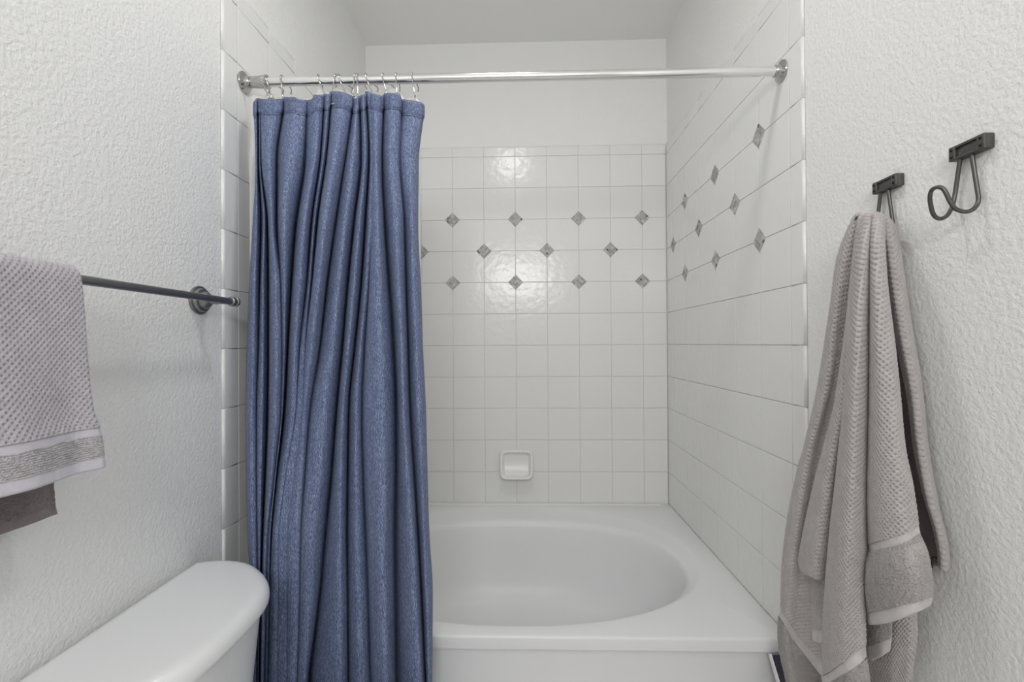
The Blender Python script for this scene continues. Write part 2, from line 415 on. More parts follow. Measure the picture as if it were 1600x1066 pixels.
# ------------------------------------------------------------------ soap dish
def soap_dish():
    nx, nz = 61, 51; cx, cz = -0.0385, 0.6600; W, H = 0.0855, 0.0685
    G = np.zeros((nz+2, nx, 3)); 
    def outline(s, t):    # unit square -> rounded, slightly wider at the top
        a = 2*s-1; b = 2*t-1; n = 7.0
        r = (abs(a)**n + abs(b)**n)**(1/n) if (a or b) else 0; m = max(abs(a), abs(b)) or 1
        k = m/r if r else 1
        return a*k, b*k
    pts = {}
    bm = bmesh.new(); grid = []
    for j in range(nz):
        row = []
        for i in range(nx):
            a, b_ = outline(i/(nx-1), j/(nz-1)); x = cx + a*(W - 0.003*(1-b_)/2); z = cz + b_*H
            n = 6.0; rr = (abs(a)**n + abs(b_)**n)**(1/n)
            low = (1-b_)/2
            rim = 0.017 + 0.042*low**1.6
            edge = min(1, (1-rr)/0.07); hrim = rim*(0.25+0.75*math.sin(edge*math.pi/2)) if edge < 1 else rim
            inn = min(1, max(0, (0.86-rr)/0.16)); sm = inn*inn*(3-2*inn)
            floor_ = 0.006 + 0.040*low**3.0
            h = hrim*(1-sm) + floor_*sm
            row.append(bm.verts.new((x, YB - h, z)))
        grid.append(row)
    for j in range(nz-1):
        for i in range(nx-1): bm.faces.new((grid[j][i], grid[j][i+1], grid[j+1][i+1], grid[j+1][i]))
    rim = [grid[0][i] for i in range(nx)] + [grid[j][-1] for j in range(1, nz)] + [grid[-1][i] for i in range(nx-2, -1, -1)] + [grid[j][0] for j in range(nz-2, 0, -1)]
    back = [bm.verts.new((v.co.x, YB+0.0002, v.co.z)) for v in rim]; n = len(rim)
    for k in range(n): bm.faces.new((rim[k], rim[(k+1) % n], back[(k+1) % n], back[k]))
    bm.faces.new(back)
    o = bm_obj('soap_dish', bm, M['dish'], None, True)
    tag(o, 'white ceramic soap dish set into the tiled back wall above the tub', 'soap dish')
soap_dish()

# ------------------------------------------------------------------ shower rod
RY, RZ, RR = 1.243, 1.981, 0.0126
rod = empty('shower_rod', (XL, RY, RZ), 'chrome shower curtain rod spanning the tub alcove from wall to wall', 'curtain rod')
bm = bmesh.new(); lathe(bm, [(0.05, RR), (XR-XL-0.012, RR)], (XL, RY, RZ), (1, 0, 0), 40); keep(bm_obj('rod', bm, M['chrome'], None, 'auto'), rod)
flange = [(0.0, 0.027), (0.003, 0.0285), (0.006, 0.0275), (0.009, 0.020), (0.011, 0.0165), (0.020, 0.0155), (0.022, 0.0140)]
bm = bmesh.new(); lathe(bm, flange, (XL, RY, RZ), (1, 0, 0), 40); keep(bm_obj('wall_flange', bm, M['chrome2'], None, 'auto'), rod)
bm = bmesh.new(); lathe(bm, flange, (XR, RY, RZ), (-1, 0, 0), 40); keep(bm_obj('wall_flange', bm, M['chrome2'], None, 'auto'), rod)
bm = bmesh.new(); lathe(bm, [(0.020, 0.0125), (0.024, 0.0150), (0.050, 0.0165), (0.062, 0.0168), (0.064, 0.0182), (0.069, 0.0182), (0.071, 0.0135)], (XL, RY, RZ), (1, 0, 0), 40)
keep(bm_obj('adjusting_sleeve', bm, M['chrome2'], None, 'auto'), rod)

# ------------------------------------------------------------------ shower curtain
VROWS = [158, 240, 340, 440, 540, 640, 740, 840, 940, 1066]
# kind (1 ridge, -1 crease), positions (1/5 px from 380) per row, strength per row
LN = [
 (-.6, [82,95,72,45,28,18,22,32,60,80],        [1]*10),
 (.55, [95,104,100,85,72,60,60,75,84,92],      [1]*10),
 (-1,  [118,120,140,130,120,105,104,110,112,108],[1,1,1,.8,.5,.3,.2,.2,.2,.2]),
 (.5,  [128,128,165,152,150,145,135,130,124,116],[.2,.4,1,1,1,1,.8,.5,.3,.2]),
 (-.9, [134,136,188,195,195,190,172,150,136,124],[.1,.4,1,1,1,1.1,1.2,1.3,1.2,1.1]),
 (1,   [215,200,222,250,255,245,215,172,150,140],[1,1,.7,.7,.9,.9,.6,.3,.3,.3]),
 (-.8, [318,262,262,290,300,290,240,190,175,160],[1,1,.8,.1,.1,.1,.1,.1,.1,.1]),
 (1,   [400,360,310,320,320,300,248,205,190,175],[1,1,1,.3,.2,.1,.1,.1,.1,.1]),
 (-1,  [500,482,412,375,345,315,256,214,200,190],[.4,.9,1.1,1.2,1.2,1.1,.9,.5,.2,.1]),
 (.9,  [590,560,480,435,400,382,300,250,235,225],[.9,1,1,1,.7,.4,.3,.3,.3,.3]),
 (-.8, [632,605,538,500,440,410,330,275,270,262],[1,1,1,.6,.2,.0,0,0,0,0]),
 (.6,  [660,628,560,518,465,430,360,300,300,300],[1,1,1,.7,.4,.3,.3,.3,.3,.3]),
 (-.8, [686,650,580,538,490,460,400,340,340,340],[1,1,1,.5,.1,0,0,0,0,0]),
 (1.1, [770,715,640,590,530,470,450,400,400,380],[1,1,1,1,.8,.4,.3,.3,.3,.3]),
 (-.7, [862,800,725,655,600,522,480,450,440,420],[1,1,1,1,.8,.42,.25,.12,.08,.05]),
 (.7,  [884,850,800,740,690,620,580,520,500,470],[.7,1,1,1,1,1,1,1,1,1]),
 (-1.3,[914,925,870,820,780,735,698,650,602,512],[1,1,1,1,1,1.1,1.2,1.2,1.1,1]),
 (.7,  [940,950,910,865,818,778,756,752,752,756],[1,1,1,1,1,1,1,1,1,1]),
 (-1.2,[963,985,958,925,875,825,818,812,818,822],[1,1,1.2,1.2,1,.8,.8,.8,.6,.6]),
 (.5,  [985,1000,985,960,915,880,880,885,900,910],[.6,.5,.2,.1,.3,.5,.6,.6,.7,.7]),
 (-.4, [1000,1010,1005,985,950,930,940,960,980,1000],[0,0,0,.3,.7,.8,.9,1,.9,.8]),
 (1,   [1040,1035,1045,1055,1060,1070,1085,1082,1095,1110],[1,1,1,1,1,1,1,1,1,1]),
 (-1.0,[1100,1087,1108,1146,1182,1202,1200,1190,1193,1200],[1,1,1,1.1,1.2,1.2,1.2,1.1,1,1]),
 (.9,  [1170,1150,1190,1210,1237,1252,1288,1328,1350,1390],[1,.8,1,1,1,1,.9,.9,.9,.9]),
 (-.7, [1242,1225,1262,1276,1291,1306,1338,1370,1398,1426],[1,.5,.8,1,1,1,1,1,1,.9]),
 (.7,  [1330,1290,1318,1326,1352,1372,1398,1415,1436,1450],[1,1,.8,.8,.8,.7,.7,.7,.7,.7]),
 (-.5, [1412,1370,1368,1390,1405,1428,1440,1455,1482,1476],[1]*10)]
TOPV = ([60,82,110,118,160,200,312,330,410,440,520,548,556,630,640,684,692,740,800,862,884,914,940,960,966,990,1040,1100,1112,1160,1236,1246,1330,1400,1420],
        [104,103,75,70,78,80,76,62,62,80,84,76,44,44,37,38,16,16,26,52,72,56,40,42,14,20,38,54,30,28,36,78,86,102,118])
def prof_interp(rows, vals, v):
    return np.interp(v, rows, vals)
def smooth_interp(x, xs, ys):
    """pchip-like monotone cubic along the rows"""
    xs = np.array(xs, float); ys = np.array(ys, float); h = np.diff(xs); dl = np.diff(ys)/h
    d = np.zeros(len(xs)); d[0], d[-1] = dl[0], dl[-1]
    for k in range(1, len(xs)-1):
        d[k] = 0 if dl[k-1]*dl[k] <= 0 else 2*dl[k-1]*dl[k]/(dl[k-1]+dl[k])
    i = np.clip(np.searchsorted(xs, x)-1, 0, len(xs)-2); t = (x-xs[i])/h[i]
    return ((2*t**3-3*t**2+1)*ys[i] + (t**3-2*t**2+t)*h[i]*d[i] + (-2*t**3+3*t**2)*ys[i+1] + (t**3-t**2)*h[i]*d[i+1])
def curtain_y(z):        # the cloth hangs from the rod and is drawn outside the tub lower down
    return np.interp(z, [0, 0.40, 0.62, 1.2, 1.94], [1.132, 1.138, 1.146, 1.176, 1.215])
def build_curtain():
    ns = 20; SEG = len(LN)-1; nu = SEG*ns+1
    zs_top, zbot = 1.925, 0.035
    T = np.linspace(0, 1, 420); G = np.zeros((len(T), nu, 3))
    AMP = 0.060
    kinds = np.array([l[0] for l in LN])
    # top edge height per column from the photo
    ctr = np.array([l[1][0] for l in LN], float)
    for r, t in enumerate(T):
        zc = zs_top + (zbot-zs_top)*t
        y0 = curtain_y(zc)
        v = 533 - F_PX*((zc-1.25)/y0) + 5.0
        vc = np.clip(v, 158, 1066)
        us = np.array([smooth_interp(vc, VROWS, l[1]) for l in LN]); st = np.array([smooth_interp(vc, VROWS, l[2]) for l in LN])
        amp = AMP*(1.0 if t > 0.20 else 0.42+0.58*t/0.20)
        ds = np.maximum(0.5+(kinds-0.5)*st, -1.05)*amp
        xs = np.array([at(380+a/5, vc, 1, y0-d_)[0] for a, d_ in zip(us, ds)])
        if v > 1066: xs = xs + (xs-xs.mean())*0.02*(v-1066)/300
        for s in range(SEG):
            a, b_ = ds[s], ds[s+1]; 
            for k in range(ns+1 if s == SEG-1 else ns):
                q = k/ns
                # broad ridges, tight creases
                def prof_(t_): return 0.38*(0.5-0.5*math.cos(math.pi*t_))**1.2 + 0.62*t_**9
                e = prof_(q) if a > b_ else 1-prof_(1-q)
                yy = y0 - (a + (b_-a)*e)
                x = (xs[s]/(y0-a)*(1-q) + xs[s+1]/(y0-b_)*q)*yy
                G[r, s*ns+k] = (x, yy, zc)
    # soft wrinkles
    nr, nc = G.shape[:2]
    for _ in range(26):
        cx = rng.uniform(0, nc); cr = rng.uniform(0.05, 1)*nr; L = rng.uniform(30, 120); wd = rng.uniform(8, 18); sl = rng.uniform(-0.12, 0.12); A = rng.uniform(-0.0025, 0.0025)
        rr, cc = np.mgrid[0:nr, 0:nc]; G[:, :, 1] += A*np.exp(-((rr-cr)/L)**2 - ((cc-cx-sl*(rr-cr))/wd)**2)
    # top edge follows the sag between the hooks
    cols_u = np.array([380 + 0 for _ in range(nc)])
    uu = np.array([800+F_PX*((p[0]*math.cos(YAW)+p[1]*math.sin(YAW))/(p[1]*math.cos(YAW)-p[0]*math.sin(YAW))) for p in G[0]])
    tv = np.interp((uu-380)*5, TOPV[0], TOPV[1])/5 + 140
    ztop = np.array([at(u_, v_, 1, G[0, i, 1])[2] for i, (u_, v_) in enumerate(zip(uu, tv))])
    k = np.ones(3)/3; ztop = np.convolve(np.pad(ztop, 1, mode='edge'), k, mode='valid')
    wgt = (1-T)**3
    G[:, :, 2] += (ztop-zs_top)[None, :]*wgt[:, None]
    return G
GC = build_curtain()
def arc_uv(G, mid=True):
    du = np.linalg.norm(np.diff(G, axis=1), axis=2); U = np.concatenate([np.zeros((G.shape[0], 1)), np.cumsum(du, 1)], 1)
    dv = np.linalg.norm(np.diff(G, axis=0), axis=2); V = np.concatenate([np.zeros((1, G.shape[1])), np.cumsum(dv, 0)], 0)
    if mid: U = U - U[:, U.shape[1]//2:U.shape[1]//2+1]
    return np.stack([U, V], -1)
curt = empty('shower_curtain', (-0.49, RY, RZ), 'blue chambray shower curtain gathered at the left end of the rod', 'shower curtain')
UVC = arc_uv(GC)
UVC[:, :, 0] = UVC[:, :, 0].mean(0)[None, :]
hem_n = int(0.0365/1.89*420)+1
o = keep(grid_mesh('cloth', GC, M['curtain'], None, UVC), curt)
sm_ = o.modifiers.new('thickness', 'SOLIDIFY'); sm_.thickness = 0.0014; sm_.offset = 1.0
def gnorm(G):
    a = np.gradient(G, axis=1); b_ = np.gradient(G, axis=0); n = np.cross(a, b_); n /= np.linalg.norm(n, axis=2, keepdims=True)+1e-12
    c = (EYE - G); s = np.sign((n*c).sum(2).mean()); return n*(s or 1)
NC = gnorm(GC)
HG = (GC + NC*0.0020)[:hem_n+1].copy(); HG[0] = GC[0] + np.array([0, 0, 0.0015]); HG[-1] = GC[hem_n] + NC[hem_n]*0.0004
lip = GC[0] - NC[0]*0.0022 + np.array([0, 0, 0.0]); lip2 = GC[3] - NC[3]*0.0028
HG = np.concatenate([lip2[None], lip[None], HG], 0)
keep(grid_mesh('header_hem', HG, M['hem'], None, np.concatenate([UVC[:2]*0+UVC[:1], UVC[:HG.shape[0]-2]], 0)), curt)
bm = bmesh.new(); tube(bm, (GC[hem_n+1]+NC[hem_n+1]*0.0002), 0.0006, 6); keep(bm_obj('seam', bm, M['seam'], None, True), curt)['label'] = 'dark blue stitched seam'
i0 = int(np.argmin(abs(GC[0, :, 0]-at(518, 164, 1, 1.21)[0]))); 
bm = bmesh.new(); tube(bm, [GC[hem_n-1, i]+NC[hem_n-1, i]*0.0035 for i in range(i0, i0+7)], 0.0011, 6)
keep(bm_obj('loose_thread', bm, M['white_thread'], None, True), curt)['label'] = 'short white tacking stitch'

# ------------------------------------------------------------------ liner
def build_liner():
    # top edge peaks where hooks hold it
    pk = [(378,146),(389,139),(400,137),(424,143),(446,156),(470,158),(494,150),(499,133),(512,136),(516,147),(521,140),(527,124),(533,127),(545,141),(553,150),
          (560,152),(566,146),(574,140),(580,150),(590,153),(600,152),(606,146),(612,137),(622,137),(627,147),(634,156),(641,152),(648,148),(654,156),(662,166)]
    nu = 260; S = np.linspace(0, 1, nu); T = np.linspace(0, 1, 200)
    G = np.zeros((200, nu, 3)); ph = S*2*math.pi*11
    for r, t in enumerate(T):
        yb = 1.250 + 0.032*min(1, t*6)
        a = 0.011*min(1, 0.35+t*4)
        ul = np.interp(t, [0, 0.25, 1], [379, 376, 378]); ur = np.interp(t, [0, 0.1, 1], [661, 656, 664])
        for i, s in enumerate(S):
            u = ul + (ur-ul)*s
            y = yb + a*math.sin(ph[i] + 0.5*math.sin(3*t)); q = at(u, 533, 1, yb)
            vt = np.interp(u, [p[0] for p in pk], [p[1] for p in pk]); zt = min(at(u, vt, 1, 1.25)[2], RZ-(0.031 if q[0] < XL+0.085 else RR+0.006))
            G[r, i] = (q[0] , y, zt + (0.49-zt)*t)
    return G
GL = build_liner()
o = grid_mesh('shower_curtain_liner', GL, M['liner'], None, arc_uv(GL)); tag(o, 'plain white shower liner hanging behind the blue curtain', 'shower liner')
o.modifiers.new('thickness', 'SOLIDIFY').thickness = 0.0006

# ------------------------------------------------------------------ curtain hooks
def rod_x(u): return at(u, 122, 1, RY)[0]
HOOKS = [(411, 425, 415), (419, 430, 437), (442, 447, 450), (499, 513, 500), (526, 522, 520), (531, 545, 546), (556, 555, 547), (560, 563, 569), (573, 586, 587), (599, 607, 613), (620, 623, 622), (645, 650, 651)]
names = ['first', 'second', 'third', 'fourth', 'fifth', 'sixth', 'seventh', 'eighth', 'ninth', 'tenth', 'eleventh']
for i, (ut, ub, ubl) in enumerate(HOOKS):
    xt, xb, xl_ = rod_x(ut), rod_x(ub), rod_x(ubl)
    lab = ('chrome wire curtain hook, %s from the left on the shower rod' % names[i]) if i < 11 else 'chrome wire curtain hook, last one at the open right edge of the curtain'
    h = empty('curtain_hook', (xt, RY, RZ), lab, 'curtain hook', 'wire hooks along the shower rod')
    R_ = RR + 0.0022
    P_ = [(xl_, RY+R_+0.001, RZ-0.024), (xl_, RY+R_+0.003, RZ-0.012), (xt+(xl_-xt)*0.4, RY+R_+0.001, RZ), (xt+(xl_-xt)*0.15, RY+R_*0.75, RZ+R_*0.72), (xt, RY, RZ+R_+0.0012),
          (xt, RY-R_*0.75, RZ+R_*0.75), (xt+(xb-xt)*.08, RY-R_-0.0008, RZ), (xt+(xb-xt)*0.35, RY-R_*0.92, RZ-0.016), (xt+(xb-xt)*0.7, RY-0.0165, RZ-0.034), (xb, RY-0.021, RZ-0.050),
          (xb+0.001, RY-0.019, RZ-0.0575), (xb, RY-0.013, RZ-0.060), (xb-0.001, RY-0.008, RZ-0.055), (xb-0.001, RY-0.007, RZ-0.048)]
    bm = bmesh.new(); tube(bm, spline(P_, 6), 0.0015, 10)
    keep(bm_obj('wire', bm, M['chrome2'], None, True), h)
    for p in (P_[0], P_[-1]):
        bm = bmesh.new(); bmesh.ops.create_uvsphere(bm, u_segments=14, v_segments=10, radius=0.0027, matrix=Matrix.Translation(Vector(p)))
        keep(bm_obj('end_ball', bm, M['chrome2'], None, True), h)

# ------------------------------------------------------------------ toilet
toilet = empty('toilet', (-0.66, 0.815, 0), 'white porcelain toilet standing against the left wall under the towel bar', 'toilet')
def lid_outline(off=0.0, bow=1.0):
    """plan outline of the tank lid, symmetric about y=0.815"""
    yc = 0.815; half = [(-0.772, 0.0), (-0.772, 0.215), (-0.768, 0.2315), (-0.757, 0.2395), (-0.740, 0.243), (-0.714, 0.2455), (-0.684, 0.244), (-0.654, 0.237), (-0.625, 0.223), (-0.597, 0.203), (-0.572, 0.180), (-0.551, 0.155), (-0.536, 0.128), (-0.526, 0.098), (-0.520, 0.06), (-0.518, 0.02), (-0.518, 0.0)]
    up = spline([(x, y, 0) for x, y in half], 5)[:, :2]
    full = np.vstack([up, [(x, -y) for x, y in up[::-1][1:-1]]])
    if off:   # inset
        n = len(full); out = []
        for i in range(n):
            t = full[(i+1) % n]-full[i-1]; nn = np.array([t[1], -t[0]]); nn /= np.linalg.norm(nn)+1e-12
            out.append(full[i]-nn*off*(-1))
        full = np.array(out)
    return [(x, y+yc) for x, y in full]
def ring_stack(rings, name, mat, parent, cap_top=True, cap_bot=True):
    bm = bmesh.new(); V = [[bm.verts.new((x, y, z)) for x, y in r] for r, z in rings]; n = len(V[0])
    for A, B in zip(V, V[1:]):
        for k in range(n): bm.faces.new((A[k], A[(k+1) % n], B[(k+1) % n], B[k]))
    if cap_bot: bm.faces.new(V[0][::-1])
    if cap_top: bm.faces.new(V[-1])
    return keep(bm_obj(name, bm, mat, None, 'auto'), parent)
def sc_out(off):
    base = lid_outline(); cx = -0.645; cy = 0.815
    out = []
    for x, y in base:
        # inset by scaling in both axes
        w_, l_ = 0.127, 0.245
        out.append((max(-0.772, cx + (x-cx)*(w_-off)/w_), cy + (y-cy)*(l_-off)/l_))
    return out
LZ = 0.750
prof = [(0.010, LZ-0.040), (0.0035, LZ-0.0385), (0.0005, LZ-0.034), (0.0, LZ-0.028), (0.0008, LZ-0.019), (0.0035, LZ-0.0115), (0.008, LZ-0.0058), (0.014, LZ-0.0022), (0.021, LZ-0.0006), (0.030, LZ)]
ring_stack([(sc_out(o_), z) for o_, z in prof], 'tank_lid', M['porcelain'], toilet)
tank = []
for z, o_ in [(0.40, 0.052), (0.402, 0.046), (0.43, 0.042), (0.55, 0.032), (0.65, 0.022), (0.705, 0.016), (0.713, 0.015)]:
    tank.append((sc_out(o_), z))
ring_stack(tank, 'tank', M['porcelain'], toilet)
def ell(cx, cy, a, b_, n=48, sq=2.2):
    return [tuple(sup(cx, cy, a, b_, sq, k, n, 0)[:2]) for k in range(n)]
ring_stack([(ell(-0.45, 0.815, 0.26, 0.13), 0.0), (ell(-0.45, 0.815, 0.25, 0.12), 0.02), (ell(-0.45, 0.815, 0.21, 0.10), 0.12), (ell(-0.40, 0.815, 0.22, 0.13), 0.24),
            (ell(-0.36, 0.815, 0.25, 0.17), 0.34), (ell(-0.355, 0.815, 0.265, 0.185), 0.385), (ell(-0.355, 0.815, 0.262, 0.182), 0.398)], 'bowl', M['porcelain'], toilet)
ring_stack([(ell(-0.66, 0.815, 0.10, 0.14, 48, 4), 0.33), (ell(-0.66, 0.815, 0.105, 0.15, 48, 4), 0.40)], 'tank_base', M['porcelain'], toilet)
ring_stack([(ell(-0.335, 0.815, 0.232, 0.185), 0.399), (ell(-0.335, 0.815, 0.236, 0.19), 0.405), (ell(-0.335, 0.815, 0.236, 0.19), 0.415), (ell(-0.335, 0.815, 0.230, 0.184), 0.42)], 'seat', M['porcelain'], toilet)
ring_stack([(ell(-0.335, 0.815, 0.232, 0.186), 0.421), (ell(-0.335, 0.815, 0.234, 0.188), 0.428), (ell(-0.335, 0.815, 0.222, 0.178), 0.438), (ell(-0.335, 0.815, 0.15, 0.12), 0.443)], 'seat_lid', M['porcelain'], toilet)

# ------------------------------------------------------------------ towel bar
BX, BZ = -0.705, 1.356
tb = empty('towel_bar', (XL-DW, 0.66, BZ), 'dark nickel towel bar mounted on the left wall above the toilet', 'towel bar')
bm = bmesh.new(); lathe(bm, [(0.0, 0.0078), (0.855, 0.0078)], (BX, 0.235, BZ), (0, 1, 0), 28); keep(bm_obj('bar', bm, M['nickel'], None, 'auto'), tb)
for y in (1.076, 0.25):
    bm = bmesh.new(); lathe(bm, [(0, 0.0335), (0.003, 0.0345), (0.006, 0.0335), (0.008, 0.029), (0.011, 0.0275), (0.014, 0.0265), (0.016, 0.021), (0.022, 0.0195), (0.028, 0.014), (0.031, 0.0085), (0.033, 0.008)],
                            (XL-DW, y, BZ+0.003), (1, 0, 0), 36)
    f_ = keep(bm_obj('wall_flange', bm, M['nickel'], None, 'auto'), tb)
    bm = bmesh.new(); sg = 1 if y > 0.6 else -1
    tube(bm, spline([(XL-DW+0.028, y, BZ+0.003), (XL-DW+0.048, y+0.004*sg, BZ+0.001), (BX-0.012, y+0.010*sg, BZ), (BX, y+0.012*sg, BZ)], 6), [0.0088]*6+[0.0072]*7+[0.0078]*6, 16)
    keep(bm_obj('arm', bm, M['nickel'], None, True), tb)
    bm = bmesh.new(); lathe(bm, [(-0.010, 0.0082), (-0.009, 0.0108), (-0.002, 0.0115), (0.000, 0.0102), (0.004, 0.0102), (0.006, 0.0120), (0.012, 0.0118), (0.0165, 0.0085), (0.018, 0.003)],
                            (BX, y+0.010*sg, BZ), (0, sg, 0), 28)
    keep(bm_obj('end_cap', bm, M['nickel'], None, 'auto'), tb)

# ------------------------------------------------------------------ towels
def hermite_rs(P, ts, s=None):
    """resample points P (n,3) at params ts in 0..1 (chord-length Catmull-Rom)"""
    P = np.asarray(P, float)
    if len(P) == 2: return P[0] + (P[1]-P[0])*ts[:, None]
    if s is None:
        d = np.linalg.norm(np.diff(P, axis=0), axis=1)+1e-9; s = np.concatenate([[0], np.cumsum(d)]); s /= s[-1]
    m = np.zeros_like(P); m[1:-1] = (P[2:]-P[:-2])/(s[2:]-s[:-2])[:, None]; m[0] = (P[1]-P[0])/(s[1]-s[0]); m[-1] = (P[-1]-P[-2])/(s[-1]-s[-2])
    i = np.clip(np.searchsorted(s, ts, side='right')-1, 0, len(P)-2); h = (s[i+1]-s[i]); t = (ts-s[i])/h
    t = t[:, None]; h = h[:, None]
    return (2*t**3-3*t**2+1)*P[i]+(t**3-2*t**2+t)*h*m[i]+(-2*t**3+3*t**2)*P[i+1]+(t**3-t**2)*h*m[i+1]
def loft(lines, res=0.001):
    L = [np.array(l, float) for l in lines]
    length = max(np.linalg.norm(np.diff(l, axis=0), axis=1).sum() for l in L)
    nv = max(8, int(length/res)); tv = np.linspace(0, 1, nv)
    A = np.stack([hermite_rs(l, tv) for l in L], 1)              # nv, k, 3
    width = np.linalg.norm(np.diff(A, axis=1), axis=2).sum(1).max()
    nu = max(8, int(width/res)); 
    mean_d = np.linalg.norm(np.diff(A, axis=1), axis=2).mean(0)+1e-9; s = np.concatenate([[0], np.cumsum(mean_d)]); s /= s[-1]
    tu = np.linspace(0, 1, nu)
    G = np.zeros((nv, nu, 3))
    for r in range(nv): G[r] = hermite_rs(A[r], tu, s)
    return G
WA, WB = 0.0086, 0.0096
def waffle(U, V, amp):
    p = np.cos(2*np.pi*U/WA)*np.cos(2*np.pi*V/WB)
    pit = 2.0*np.clip((-p-0.30)/0.70, 0, 1)**0.9
    ridge = 0.4*np.clip((p+0.3)/1.3, 0, 1)**0.6
    return amp*(ridge - pit)
def sheet(name, G, mat, parent, kind='waffle', thick=0.0075, ends=(True, True), sides=(True, True), amp=0.0019, label=None, uvoff=(0, 0)):
    """closed soft cloth slab around the mid surface G"""
    uv = arc_uv(G) + np.array(uvoff); N = gnorm(G)
    nv, nu = G.shape[:2]
    h = max(1, nv//7); pad = np.pad(uv[..., 0], ((h, h), (0, 0)), mode='edge'); cs = np.cumsum(np.vstack([np.zeros((1, nu)), pad]), 0)
    uv[..., 0] = (cs[2*h+1:] - cs[:-2*h-1])/(2*h+1)
    uv[..., 1] = 0.5*uv[..., 1] + 0.5*uv[..., 1].mean(1, keepdims=True)
    dv = np.linalg.norm(np.diff(G, axis=0), axis=2).mean(); du = np.linalg.norm(np.diff(G, axis=1), axis=2).mean()
    r = thick*0.75
    pu = np.ones(nu); x = np.arange(nu)*du; 
    if sides[0]: q = np.clip(x/r, 0, 1); pu = pu*np.sqrt(1-(1-q)**2)
    if sides[1]: q = np.clip((x[-1]-x)/r, 0, 1); pu = pu*np.sqrt(1-(1-q)**2)
    pv = np.ones(nv); y = np.arange(nv)*dv
    if ends[0]: q = np.clip(y/r, 0, 1); pv = pv*np.sqrt(1-(1-q)**2)
    if ends[1]: q = np.clip((y[-1]-y)/r, 0, 1); pv = pv*np.sqrt(1-(1-q)**2)
    pr = pv[:, None]*pu[None, :]
    if kind == 'waffle': d = waffle(uv[..., 0], uv[..., 1], amp)
    elif kind == 'ribbed': d = 0.0007*np.sin(2*np.pi*uv[..., 1]/0.0032 + 0.9*np.sin(uv[..., 0]*160)) + 0.0006*rng.standard_normal((nv, nu))
    elif kind == 'terry': d = 0.0007*rng.standard_normal((nv, nu))
    else: d = np.zeros((nv, nu))
    if kind in ('waffle',): d = d + 0.00012*rng.standard_normal((nv, nu))
    front = G + N*((thick/2 + d)*pr)[..., None]; back = G - N*((thick/2 + d*0.6)*pr)[..., None]
    # wrap: front columns left->right then back right->left, closed
    W = np.concatenate([front, back[:, ::-1], front[:, :1]], 1)
    UVW = np.concatenate([uv, uv[:, ::-1], uv[:, :1]], 1)
    o = grid_mesh(name, W, mat, None, UVW)
    me = o.data
    if label: o['label'] = label
    return keep(o, parent)
def L3(pts): return [at(u, v, 0, 0.7095-(0.7095-x)*0.78 if x < 0.66 else x) for u, v, x in pts]   # cloth hugs the wall

# hand towel over the bar
ht = empty('hand_towel', (BX, 0.47, BZ), 'lilac grey waffle hand towel folded over the towel bar', 'towel')
def hand_line(y, k):
    wv = 0.004*math.sin(k*2.1)
    return y, wv
def hand_lines(kind):
    ys = [0.690, 0.682, 0.655, 0.62, 0.58, 0.53, 0.47, 0.40, 0.33, 0.27]
    out = []
    for k, y in enumerate(ys):
        wv = 0.005*math.sin(k*1.9+0.6)*(1 if 0 < k < 9 else 0.3)
        xf = -0.6825
        over = [(-0.736, y, 1.12), (-0.731, y, 1.25), (-0.7225, y, 1.33), (-0.7205, y, 1.356), (-0.7165, y, 1.3672), (-0.705, y, 1.3725), (-0.6935, y, 1.3672), (-0.6880, y, 1.354), (xf, y, 1.30)]
        d1 = (-0.674+wv*0.5, y-0.004, 1.22)
        d2 = (-0.668+wv, y-0.002, 1.15); d3 = (-0.662+wv, y+0.002-0.0*k, 1.124)
        b1 = (-0.6605+wv*1.1, y+0.003, 1.112); b2 = (-0.657+wv*1.2, y+0.004, 1.079); b3 = (-0.6545+wv*1.2, y+0.004, 1.061)
        k0 = (-0.7365-wv*0.3, y+0.004, 1.05); k1 = (-0.737-wv*0.3, y+0.008, 1.002); k2 = (-0.7375-wv*0.3, y+0.012, 0.985)
        if kind == 'body': out.append(over + [d1, d2, d3])
        elif kind == 'band': out.append([d3, b1])
        elif kind == 'rib': out.append([b1, ((b1[0]+b2[0])/2, (b1[1]+b2[1])/2, (b1[2]+b2[2])/2), b2])
        elif kind == 'hem': out.append([b2, b3])
        elif kind == 'back': out.append([over[0], k0, k1])
        elif kind == 'backhem': out.append([k1, k2])
    return out
G = loft(hand_lines('body'), 0.00095); sheet('waffle_body', G, M['towel_hand'], ht, 'waffle', 0.0075, (False, False), amp=0.0022)
sheet('flat_band', loft(hand_lines('band'), 0.001), M['towel_hand_band'], ht, 'flat', 0.0045, (False, False), label='smooth woven band above the hem')
sheet('ribbed_band', loft(hand_lines('rib'), 0.001), M['towel_hand_terry'], ht, 'ribbed', 0.006, (False, False), label='looped ribbed band')
sheet('hem', loft(hand_lines('hem'), 0.001), M['towel_hand_band'], ht, 'flat', 0.005, (False, True), label='smooth lilac grey hem')
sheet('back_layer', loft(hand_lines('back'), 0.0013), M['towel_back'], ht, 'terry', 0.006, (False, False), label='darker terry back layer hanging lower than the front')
sheet('hem', loft(hand_lines('backhem'), 0.0013), M['towel_back'], ht, 'flat', 0.005, (False, True), label='hem of the back layer')

